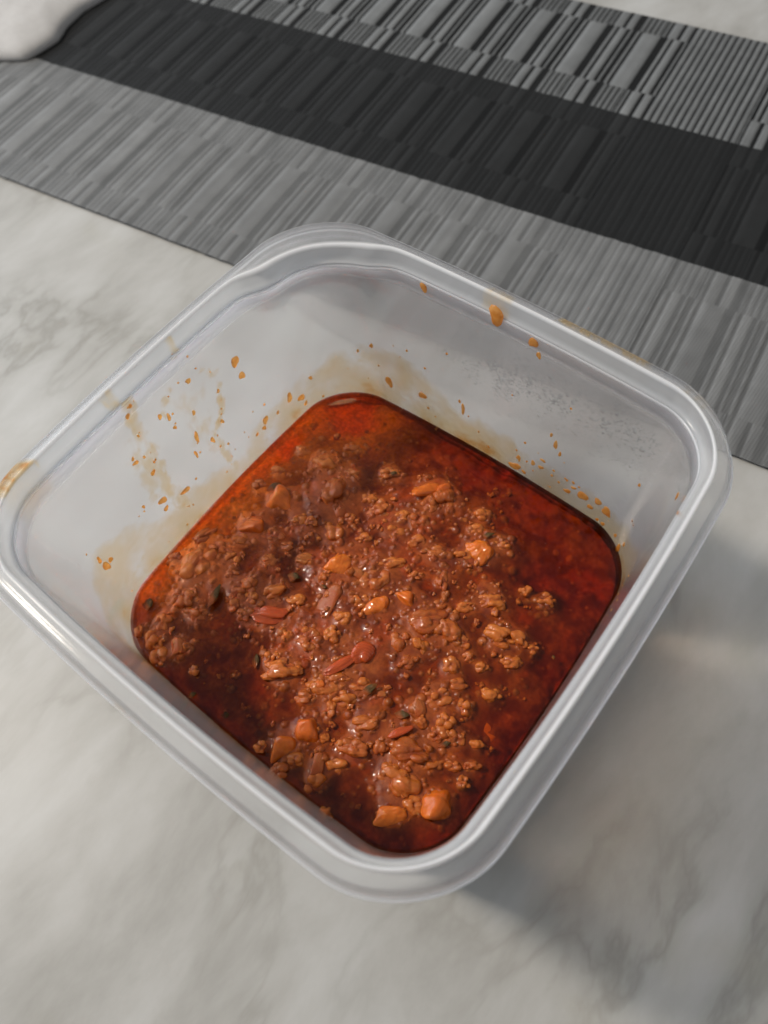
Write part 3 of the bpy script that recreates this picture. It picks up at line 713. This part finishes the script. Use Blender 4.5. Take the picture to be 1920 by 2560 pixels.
# rim: ledge, lip, flat flange, down-turned skirt, one closed section
RP = [(0.4462, 0.1085, -0.0345, 5.4), (0.4495, 0.108, -0.0335, 5.4), (0.4525, 0.110, -0.0300, 5.4), (0.4550, 0.112, -0.022, 5.2),
      (0.4585, 0.120, -0.0060, 5.2), (0.4605, 0.128, -0.0015, 5.0), (0.4640, 0.136, 0.0, 4.7), (0.4672, 0.139, -0.0012, 4.4),
      (0.4690, 0.141, -0.0024, 4.0), (0.4760, 0.148, -0.0034, 1.5), (0.4810, 0.152, -0.0030, 0), (0.4850, 0.155, -0.0042, 0), (0.4885, 0.157, -0.0078, 0),
      (0.4915, 0.160, -0.0150, 0), (0.4950, 0.163, -0.0260, 0), (0.4975, 0.166, -0.0325, 0), (0.5000, 0.1675, -0.0345, 0),
      (0.5005, 0.168, -0.0370, 0), (0.4985, 0.166, -0.0385, 0), (0.4955, 0.164, -0.0375, 0), (0.4925, 0.162, -0.0300, 0),
      (0.4880, 0.159, -0.0160, 0), (0.4845, 0.156, -0.0095, 0), (0.4780, 0.150, -0.0092, 1.2), (0.4700, 0.143, -0.0090, 3.7),
      (0.4660, 0.136, -0.0100, 4.7), (0.4620, 0.122, -0.0220, 5.2), (0.4600, 0.114, -0.0345, 5.4), (0.4565, 0.113, -0.0385, 5.4), (0.4530, 0.113, -0.0395, 5.4),
      (0.4525, 0.112, -0.0358, 5.4)]
rr = [ring(a, r, z, p) for a, r, z, p in RP]
V, F = loft(rr, close=True)
rim_me = mesh_from(V, F)
outward(rim_me)
P = V.copy()
ang = np.degrees(np.arctan2(P[:, 1], P[:, 0])) % 360
rs = np.zeros(len(P))
ridx = np.repeat(np.arange(len(rr)), nring)
for a0, a1, strength, i0, i1 in RIM_STAINS:
    part_ = (ridx >= i0 - 1.5 + 1.2 * fbm(ang * 0.9, ang * 0.1, 66, 3)) & (ridx <= i1 + 1)
    rs = np.maximum(rs, strength * sstep(a0 - 1.0, a0 + 0.6, ang) * sstep(a1 + 1.0, a1 - 0.6, ang) * part_)
out_ = np.hypot(P[:, 0], P[:, 1])
rs *= (0.75 + 0.6 * fbm(ang * 1.1, P[:, 2] / 2.0 + out_ / 2.0, 61, 3))
vattr(rim_me, 'stain', np.clip(rs, 0, 1))
EDGE_WHITE = [.3, .4, .3, .2, .2, .7, 1, .3, 0, 0, 0, 0, 0, 0, 0, .2, 1, 1, 1, .3, 0, 0, 0, 0, 0, 0, 0, 0, .1, .1, .1]  # crest and skirt edge whitened to paint in their bright lines
vattr(rim_me, 'edge_white', np.repeat(EDGE_WHITE, nring))
link('tub_rim', rim_me, RIM, tub)


# ---- splashes stuck on the inner wall
def wall_frame(x, y, z):
    """nearest point on the inner wall with its outward normal (horizontal)"""
    rg = ring(wall_half(z / 140.0), wall_rad(z / 140.0), z / 140.0)[:, :2]
    i = int(np.argmin((rg[:, 0] - x) ** 2 + (rg[:, 1] - y) ** 2))
    t = rg[(i + 1) % len(rg)] - rg[i - 1]
    t /= np.linalg.norm(t)
    return rg[i], t, np.array([t[1], -t[0]])


def dome(px, t, n, z, rx, rz, h, seg=14, seed=0, lobes=0.18):
    """an uneven drop lying against the wall: n points outwards, the drop bulges inwards"""
    ph = random.random() * 6.28
    V, F = [], []
    levels = [(1.0, -0.05), (0.97, 0.35), (0.8, 0.75), (0.45, 0.97)]
    for s, hh in levels:
        for k in range(seg):
            a = 2 * math.pi * k / seg
            w = 1 + lobes * math.sin(2 * a + ph) + lobes * 0.6 * math.sin(3 * a + ph * 2.3)
            dx, dz = s * rx * w * math.cos(a), s * rz * w * math.sin(a)
            if dz < 0:
                hh2 = hh * 1.15
            else:
                hh2 = hh * 0.9
            p = px + t * dx - n * h * hh2
            V.append((p[0], p[1], RIM_Z + z + dz))
    p = px - n * h
    V.append((p[0], p[1], RIM_Z + z - rz * 0.1))
    for l in range(len(levels) - 1):
        for k in range(seg):
            F.append((l * seg + k, l * seg + (k + 1) % seg, (l + 1) * seg + (k + 1) % seg, (l + 1) * seg + k))
    l = len(levels) - 1
    for k in range(seg):
        F.append((l * seg + k, l * seg + (k + 1) % seg, len(V) - 1))
    return V, F


for i, (x, y, z, rx, rz, op) in enumerate(DROPS):
    px, t, n = wall_frame(x, y, z)
    Vd, Fd = dome(px + n * 0.02, t, n, z, rx, rz, 0.12 + 0.28 * min(rx, rz) * op, lobes=0.22 if rx > 0.5 else 0.1)
    o = link('sauce_drop', mesh_from(Vd, Fd), DROP, tub)

# extra tiny splashes low on the walls
extra = []
for _ in range(70):
    a = math.radians(random.choice([random.uniform(55, 140), random.uniform(20, 80), random.uniform(140, 222)]))
    z = random.uniform(-63, -30)
    zf1 = float(np.interp(math.degrees(a) % 360, fa, fz))
    if z > zf1 + 5:
        continue
    rg = ring(wall_half(z / 140), wall_rad(z / 140), z / 140)[:, :2]
    th = np.arctan2(rg[:, 1], rg[:, 0])
    i = int(np.argmin(np.abs((th - a + np.pi) % (2 * np.pi) - np.pi)))
    extra.append((rg[i][0], rg[i][1], z))
for w_, st_, pts in STREAKS:
    if w_ > 3.5:
        continue
    for (ax, ay, az), (bx_, by_, bz) in zip(pts[:-1], pts[1:]):
        L_ = math.dist((ax, ay, az), (bx_, by_, bz))
        for _ in range(int(L_ / 4.5)):
            t_ = random.random()
            extra.append((ax + (bx_ - ax) * t_, ay + (by_ - ay) * t_ + random.gauss(0, .5), az + (bz - az) * t_ + random.gauss(0, .7)))
for x, y, z in extra:
    px, t, n = wall_frame(x, y, z)
    r = random.uniform(0.15, 0.42)
    Vd, Fd = dome(px + n * 0.02, t, n, z, r, r * random.uniform(0.8, 1.7), 0.08 + 0.2 * r, seg=8)
    link('sauce_drop', mesh_from(Vd, Fd), DROP, tub)

# two sauce beads on the finger tab, and smears on the rim are in the stain attribute
# ---- condensation: thousands of small beads, one stuff part
Vs, Fs, off = [], [], 0
da = np.array([d[0] for d in DEW]); dz_ = np.array([d[1] for d in DEW])
count = 0
while count < 3400:
    a = random.uniform(40, 152)
    zc = float(np.interp(a, da, dz_))
    z = zc + random.gauss(0, 7)
    if a > 120:
        z = zc + random.gauss(2, 5)
    if z > -6.5 or z < -44:
        continue
    dens = 0.5 + 0.5 * float(vnoise(np.array(a / 4), np.array(z / 5), 71))
    if random.random() > dens * (1.15 if a < 92 else 0.8):
        continue
    zr = z / 140
    rg = ring(wall_half(zr), wall_rad(zr), zr, 5.4 * math.exp(-((zr - Z_T) / 0.06) ** 2))[:, :2]
    th = np.degrees(np.arctan2(rg[:, 1], rg[:, 0]))
    i = int(np.argmin(np.abs(th - a)))
    t = rg[(i + 1) % len(rg)] - rg[i - 1]
    t = t / np.linalg.norm(t)
    n = np.array([t[1], -t[0]])
    px = rg[i] + t * random.uniform(-0.3, 0.3) + n * 0.01
    big = 1.0 if a < 100 else 0.62
    r = min(0.75, random.lognormvariate(-1.45, 0.45)) * big
    seg = 7
    Vd, Fd = [], []
    for s, hh in [(1.0, 0.0), (0.75, 0.7)]:
        for k in range(seg):
            b = 2 * math.pi * k / seg + a
            p = px + t * (s * r * math.cos(b)) - n * (hh * r * 0.55)
            Vd.append((p[0], p[1], RIM_Z + z + s * r * 1.15 * math.sin(b)))
    p = px - n * r * 0.6
    Vd.append((p[0], p[1], RIM_Z + z))
    for k in range(seg):
        Fd.append((k, (k + 1) % seg, seg + (k + 1) % seg))
        Fd.append((k, seg + (k + 1) % seg, seg + k))
        Fd.append((seg + k, seg + (k + 1) % seg, 2 * seg))
    Vs += Vd
    Fs += [tuple(i_ + off for i_ in f) for f in Fd]
    off += len(Vd)
    count += 1
dew_me = mesh_from(Vs, np.array(Fs))
outward(dew_me)
dew = link('condensation', dew_me, DEWM, tub)
dew['kind'] = 'stuff'

# ------------------------------------------------------------------ the sauce
OILZ = RIM_Z - 65.2
sauce = empty('meat_sauce', (0, 0, 0), 'oily red minced meat sauce with carrot pieces filling the lower half of the tub', 'meat sauce')
inner = ring(wall_half(Z_S) - 0.0004, wall_rad(Z_S), Z_S)[:, :2]

RES = 430
X, Y, m = square_map(RES, inner * 0.998)
# distance to the wall, mm
edge = (1 - m) * 57.0
Z = np.zeros_like(X)
lump = fbm(X / 9, Y / 9, 101, 3)
Z = -0.75 + 1.15 * lump
for x, y, r, d in DEPTHS:
    g = np.exp(-(((X - x) ** 2 + (Y - y) ** 2) / (r * 0.8) ** 2) ** 1.3)
    Z += g * (d * 0.5 if d < 0 else d * 0.6) * (1 + 0.35 * fbm(X / 5, Y / 5, 107, 2))
wobble = 1.6 * fbm(X / 7, Y / 7, 111, 3)
left_side = np.exp(-np.clip(X + 58, 0, 99) / 7.0)
Z += 1.3 * np.exp(-(X ** 2 + (Y + 2) ** 2) / 30.0 ** 2)
Z -= (2.7 - 1.2 * left_side) * np.exp(-np.clip(edge - 0.8 + wobble, 0, 99) / 2.6)
Z -= 7.0 * sstep(0.5, 0.0, edge)
Z += 0.45 * fbm(X / 3.2, Y / 3.2, 121, 2)
Z += 0.05 * fbm(X / 0.9, Y / 0.9, 131, 2)
col = np.zeros((*X.shape, 3))
c_dark = np.array([0.14, 0.018, 0.003]); c_mid = np.array([0.31, 0.056, 0.008]); c_tan = np.array([0.50, 0.135, 0.025]); c_red = np.array([0.32, 0.042, 0.005]); c_glow = np.array([0.92, 0.20, 0.012])
k1 = sstep(-0.5, 0.6, fbm(X / 3.5, Y / 3.5, 141, 3))[..., None]
col = c_dark * (1 - k1) + c_mid * k1
k2 = sstep(0.15, 0.6, fbm(X / 6, Y / 6, 151, 3))[..., None]
col = col * (1 - k2) + c_red * k2
# shallow left edge and back corner: light glowing through oil painted in as orange
edge_glow = np.exp(-np.clip(X + 55, 0, 99) / 6.5 - np.clip(-Y - 42, 0, 99) / 6) + 0.9 * np.exp(-((X + 42) ** 2 + (Y - 48) ** 2) / 220)
edge_glow = np.clip(edge_glow * (1.1 + 0.5 * fbm(X / 4, Y / 4, 161, 3)), 0, 1)[..., None]
col = col * (1 - edge_glow) + c_glow * edge_glow
# the paste banks up round every lump
for kind_, x, y, rx, ry, a_, lf in CHUNKS:
    if (lf is not None and lf < 0) or kind_ == 'herb_leaf':
        continue
    rr_ = 0.5 * (rx + ry)
    g = np.exp(-(((X - x) ** 2 + (Y - y) ** 2) / (rr_ * 1.35 + 0.3) ** 2) ** 1.5)
    Z = np.maximum(Z, Z * (1 - g) + g * (-0.1 + 0.16 * rr_ + (lf or 0.1) * 0.2))
    k3 = (0.6 * g * np.clip(0.6 + 0.8 * fbm(X / 2.2, Y / 2.2, 163, 2), 0, 1))[..., None]
    col = col * (1 - k3) + (0.5 * c_mid + 0.5 * c_tan) * k3
# crumbs embedded in the bed
dens = sstep(-3.5, 0.5, Z)
nb = 2200
bx = rng.uniform(-58, 58, nb); by = rng.uniform(-56, 56, nb)
br = np.clip(rng.lognormal(-0.6, 0.42, nb), 0.32, 1.4)
# lookup by a coarse cell grid
order = np.argsort(-br)
xs_flat, ys_flat = X.ravel(), Y.ravel()
zf_, cf_ = Z.ravel(), col.reshape(-1, 3)
tree_i = np.lexsort((xs_flat,))
xs_sorted = xs_flat[tree_i]
dflat = dens.ravel()
for q in order:
    r = br[q]
    lo, hi = np.searchsorted(xs_sorted, (bx[q] - r, bx[q] + r))
    idx = tree_i[lo:hi]
    idx = idx[np.abs(ys_flat[idx] - by[q]) < r]
    if not len(idx):
        continue
    dd = ((xs_flat[idx] - bx[q]) ** 2 + (ys_flat[idx] - by[q]) ** 2) / (r * r)
    idx, dd = idx[dd < 1], dd[dd < 1]
    if not len(idx):
        continue
    w = dflat[idx].mean()
    if rng.random() > 0.25 + 0.75 * w:
        continue
    h = np.sqrt(1 - dd)
    zf_[idx] += h * r * 0.75 * (0.4 + 0.6 * w)
    mixk = (np.clip(h * 1.6, 0, 1) * rng.uniform(0.0, 0.75) ** 1.3)[:, None]
    cf_[idx] = cf_[idx] * (1 - mixk) + (c_tan * rng.uniform(0.7, 1.1)) * mixk
Z = zf_.reshape(X.shape)
Z = np.where(Z > 2.4, 2.4 + (Z - 2.4) * 0.4, Z)
Z = np.minimum(Z, 2.2 + 0 * Z + np.clip(edge, 0, 3) * 0.5)
Z = np.where(edge < 2.2, np.minimum(Z, -0.8), Z)


def bed_height(x, y):
    i = np.argmin((X - x) ** 2 + (Y - y) ** 2)
    return Z.ravel()[i]


V = np.stack([X, Y, OILZ + np.maximum(Z, -27)], -1).reshape(-1, 3)
me = mesh_from(V, grid_faces(RES, RES))
vattr(me, 'pulp', cf_, True)
link('thick_sauce', me, BED, sauce)

# the clear red oil: closed body
rings_o = []
RO = 120
Xo, Yo, mo = square_map(RO, inner)
eo = (1 - mo) * 57
Zo = OILZ + 0.05 * fbm(Xo / 6, Yo / 6, 201, 2) + 0.25 * np.exp(-eo / 0.7)
Vtop = np.stack([Xo, Yo, Zo], -1).reshape(-1, 3)
Ftop = grid_faces(RO, RO)
bd = [(0, j) for j in range(RO)] + [(i, RO - 1) for i in range(1, RO)] + [(RO - 1, j) for j in range(RO - 2, -1, -1)] + [(i, 0) for i in range(RO - 2, 0, -1)]
bidx = np.array([i * RO + j for i, j in bd])
top_b = Vtop[bidx]
parts = [Vtop]
base = len(Vtop)
levels_z = [-3, -8, -16, -27, -30]
F_all = [Ftop]
prev = bidx
for z in levels_z:
    zz = (OILZ + z - RIM_Z) / 140.0
    s = (wall_half(zz) - 0.0006) / (wall_half(Z_S) - 0.0004)
    Rn = top_b.copy()
    Rn[:, 0] *= s; Rn[:, 1] *= s; Rn[:, 2] = OILZ + z
    idx = base + np.arange(len(Rn))
    parts.append(Rn)
    F_all.append(np.stack([prev, idx, np.roll(idx, -1), np.roll(prev, -1)], -1))
    prev = idx
    base += len(Rn)
Vb = np.vstack(parts)
faces = [tuple(f) for f in np.vstack(F_all)] + [tuple(int(i) for i in prev)]
me = mesh_from(Vb, faces)
bm = bmesh.new(); bm.from_mesh(me); bmesh.ops.recalc_face_normals(bm, faces=bm.faces); bm.to_mesh(me); bm.free()
link('red_oil', me, OIL, sauce)


# ---- lumps: one continuous, bumpy skin each
def ico(level):
    bm = bmesh.new()
    bmesh.ops.create_icosphere(bm, subdivisions=level, radius=1.0)
    V = np.array([v.co[:] for v in bm.verts])
    F = np.array([[v.index for v in f.verts] for f in bm.faces])
    bm.free()
    return V, F


ICO = {k: ico(k) for k in (3, 4, 5)}


def lump_mesh(kind, rx, ry, rz, rot, level, seed):
    r_ = np.random.default_rng(seed)
    D, F = ICO[level]
    crease = np.zeros(len(D))
    if kind == 'meat':
        mean = (rx + ry) / 2
        n = int(np.clip(6 + mean * 3.6, 8, 26))
        c = r_.normal(size=(n, 3)); c /= np.linalg.norm(c, axis=1)[:, None]
        c[:, 2] = np.abs(c[:, 2]) * 0.9
        c *= r_.uniform(0.45, 0.80, n)[:, None]
        rho = r_.uniform(0.20, 0.46, n) * (0.8 if mean > 3 else 1.0)
        b = D @ c.T
        disc = rho ** 2 - ((c ** 2).sum(1) - b ** 2)
        R = np.where(disc > 0, b + np.sqrt(np.maximum(disc, 0)), 0)
        lowf = 0.56 + 0.14 * np.sin(D @ r_.normal(size=3) * 2 + r_.uniform(0, 6))
        R = np.maximum(R, 0)
        k = 16.0
        rad = np.log(np.exp(k * (lowf + 0.04)) + np.exp(k * R).sum(1) - n + 1) / k
        fine = np.zeros(len(D))
        for f_, a_ in ((7, 0.018), (13, 0.012)):
            w = r_.normal(size=(3, 3)) * f_
            fine += a_ * np.prod(np.sin(D @ w.T + r_.uniform(0, 6, 3)), axis=1) * 2
        ragg = np.zeros(len(D))
        for f_ in (3.1, 5.3, 8.7):
            w = r_.normal(size=(3, 3)) * f_ * 0.5
            ragg += (0.16 / f_) * np.sin(D @ w.T + r_.uniform(0, 6, 3)).sum(1)
        rad = rad + fine + ragg
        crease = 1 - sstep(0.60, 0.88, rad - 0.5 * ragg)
    elif kind in ('carrot', 'onion'):
        # a knife-cut piece: rounded intersection of skewed planes
        N_ = np.array([(1, 0, 0), (-1, 0, 0), (0, 1, 0), (0, -1, 0), (0, 0, 1), (0, 0, -1), (.7, .7, .3), (-.7, .6, .5), (.5, -.7, .6)], float)
        N_ = N_ + r_.normal(size=N_.shape) * 0.22
        N_ /= np.linalg.norm(N_, axis=1)[:, None]
        d_ = r_.uniform(0.72, 1.0, len(N_))
        d_[6:] += 0.12
        inv = np.maximum(D @ N_.T, 0) / d_[None, :]
        pw = 5.5 if kind == 'carrot' else 5.0
        rad = 1.0 / (inv ** pw).sum(1) ** (1 / pw)
        for f_, a_ in ((5, 0.03), (11, 0.015), (23, 0.008)):
            w = r_.normal(size=(3, 3)) * f_ * 0.6
            rad = rad * (1 + a_ * np.sin(D @ w.T + r_.uniform(0, 6, 3)).sum(1))
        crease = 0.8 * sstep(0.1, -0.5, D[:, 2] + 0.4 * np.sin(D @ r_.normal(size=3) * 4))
    elif kind == 'tomato':
        rad = 0.88 + 0.13 * np.sin(D @ r_.normal(size=3) * 3 + 1) + 0.07 * np.sin(D @ r_.normal(size=3) * 5) + 0.02 * np.sin(D @ r_.normal(size=3) * 11)
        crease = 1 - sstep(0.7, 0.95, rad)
    else:  # leaf
        rad = 1.0 / (np.abs(D[:, 0]) ** 1.3 + np.abs(D[:, 1]) ** 1.3 + np.abs(D[:, 2]) ** 2) ** (1 / 1.5)
        rad = rad * (1 + 0.1 * np.sin(D @ r_.normal(size=3) * 6))
    Vv = D * rad[:, None] * np.array([rx, ry, rz])
    if kind == 'carrot':
        tx, ty = r_.uniform(-0.35, 0.35, 2)
        Rx = np.array([[1, 0, 0], [0, math.cos(tx), -math.sin(tx)], [0, math.sin(tx), math.cos(tx)]])
        Ry = np.array([[math.cos(ty), 0, math.sin(ty)], [0, 1, 0], [-math.sin(ty), 0, math.cos(ty)]])
        Vv = Vv @ Rx.T @ Ry.T
    if kind == 'leaf':
        Vv[:, 2] += 0.25 * rx * np.sin(Vv[:, 0] / max(rx, .1) * 2)
    c, s = math.cos(rot), math.sin(rot)
    Vv = np.stack([Vv[:, 0] * c - Vv[:, 1] * s, Vv[:, 0] * s + Vv[:, 1] * c, Vv[:, 2]], -1)
    me = mesh_from(Vv, F)
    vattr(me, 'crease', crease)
    return me


KM = {'meat_clump': ('meat', MEAT, 0.92), 'carrot_chunk': ('carrot', CARROT, 0.85), 'tomato_piece': ('tomato', TOMATO, 0.55),
      'onion_piece': ('onion', ONION, 0.35), 'herb_leaf': ('leaf', HERB, 0.10)}
for i, (kind, x, y, rx, ry, ang_, lift) in enumerate(CHUNKS):
    k, mat, flat = KM[kind]
    if (k == 'tomato' and max(rx, ry) < 3.5) or (lift is not None and lift < -2.4):
        continue
    if k == 'meat':
        rx, ry = rx * 1.12, ry * 1.12
    if k == 'onion':
        rx, ry, lift = rx * 0.8, ry * 0.8, lift and lift * 0.5
    mean = (rx + ry) / 2
    rz = flat * min(rx, ry) if kind in ('meat_clump', 'carrot_chunk', 'tomato_piece') else max(0.25, flat * mean)
    if lift is None:
        lift = random.uniform(0.2, 0.7)
    top = lift + (0.35 + 0.16 * mean if lift > 0 else 0)
    if kind == 'herb_leaf':
        top = lift * 0.5 + 0.1
    top = max(top, min(bed_height(x, y) + 0.45 + 0.18 * mean, 3.8)) if lift > 0 else top
    level = 5 if mean > 2.2 else 4 if mean > 1.0 else 3
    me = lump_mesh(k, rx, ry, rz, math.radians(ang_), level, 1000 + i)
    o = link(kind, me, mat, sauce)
    o.location = (x * MM, y * MM, (OILZ + top - rz * 0.85) * MM)

# small crumbs scattered over the thick part, sharing a dozen meshes
CR = [lump_mesh('meat', 1.0, random.uniform(0.75, 1), 0.8, 0, 3, 3000 + k) for k in range(12)]
for me in CR:
    me.materials.append(MEAT)
    me.polygons.foreach_set('use_smooth', np.ones(len(me.polygons), dtype=bool))
ZF = Z.ravel()
placed = 0
tries = 0
while placed < 190 and tries < 4000:
    tries += 1
    x, y = random.uniform(-55, 55), random.uniform(-53, 53)
    i = int(np.argmin((xs_flat - x) ** 2 + (ys_flat - y) ** 2))
    if edge.ravel()[i] < 4 or ZF[i] < -1.9:
        continue
    if any((x - c[1]) ** 2 + (y - c[2]) ** 2 < (0.55 * c[3] + 0.5) ** 2 for c in CHUNKS):
        continue
    s = min(1.7, random.lognormvariate(-0.25, 0.35))
    o = bpy.data.objects.new('meat_crumb', CR[placed % 12])
    COL.objects.link(o)
    o.parent = sauce
    o.scale = (s, s, s)
    o.rotation_euler = (random.uniform(-.3, .3), random.uniform(-.3, .3), random.uniform(0, 6.28))
    o.location = (x * MM, y * MM, (OILZ + max(ZF[i], -1.2) + 0.1 * s) * MM)
    placed += 1
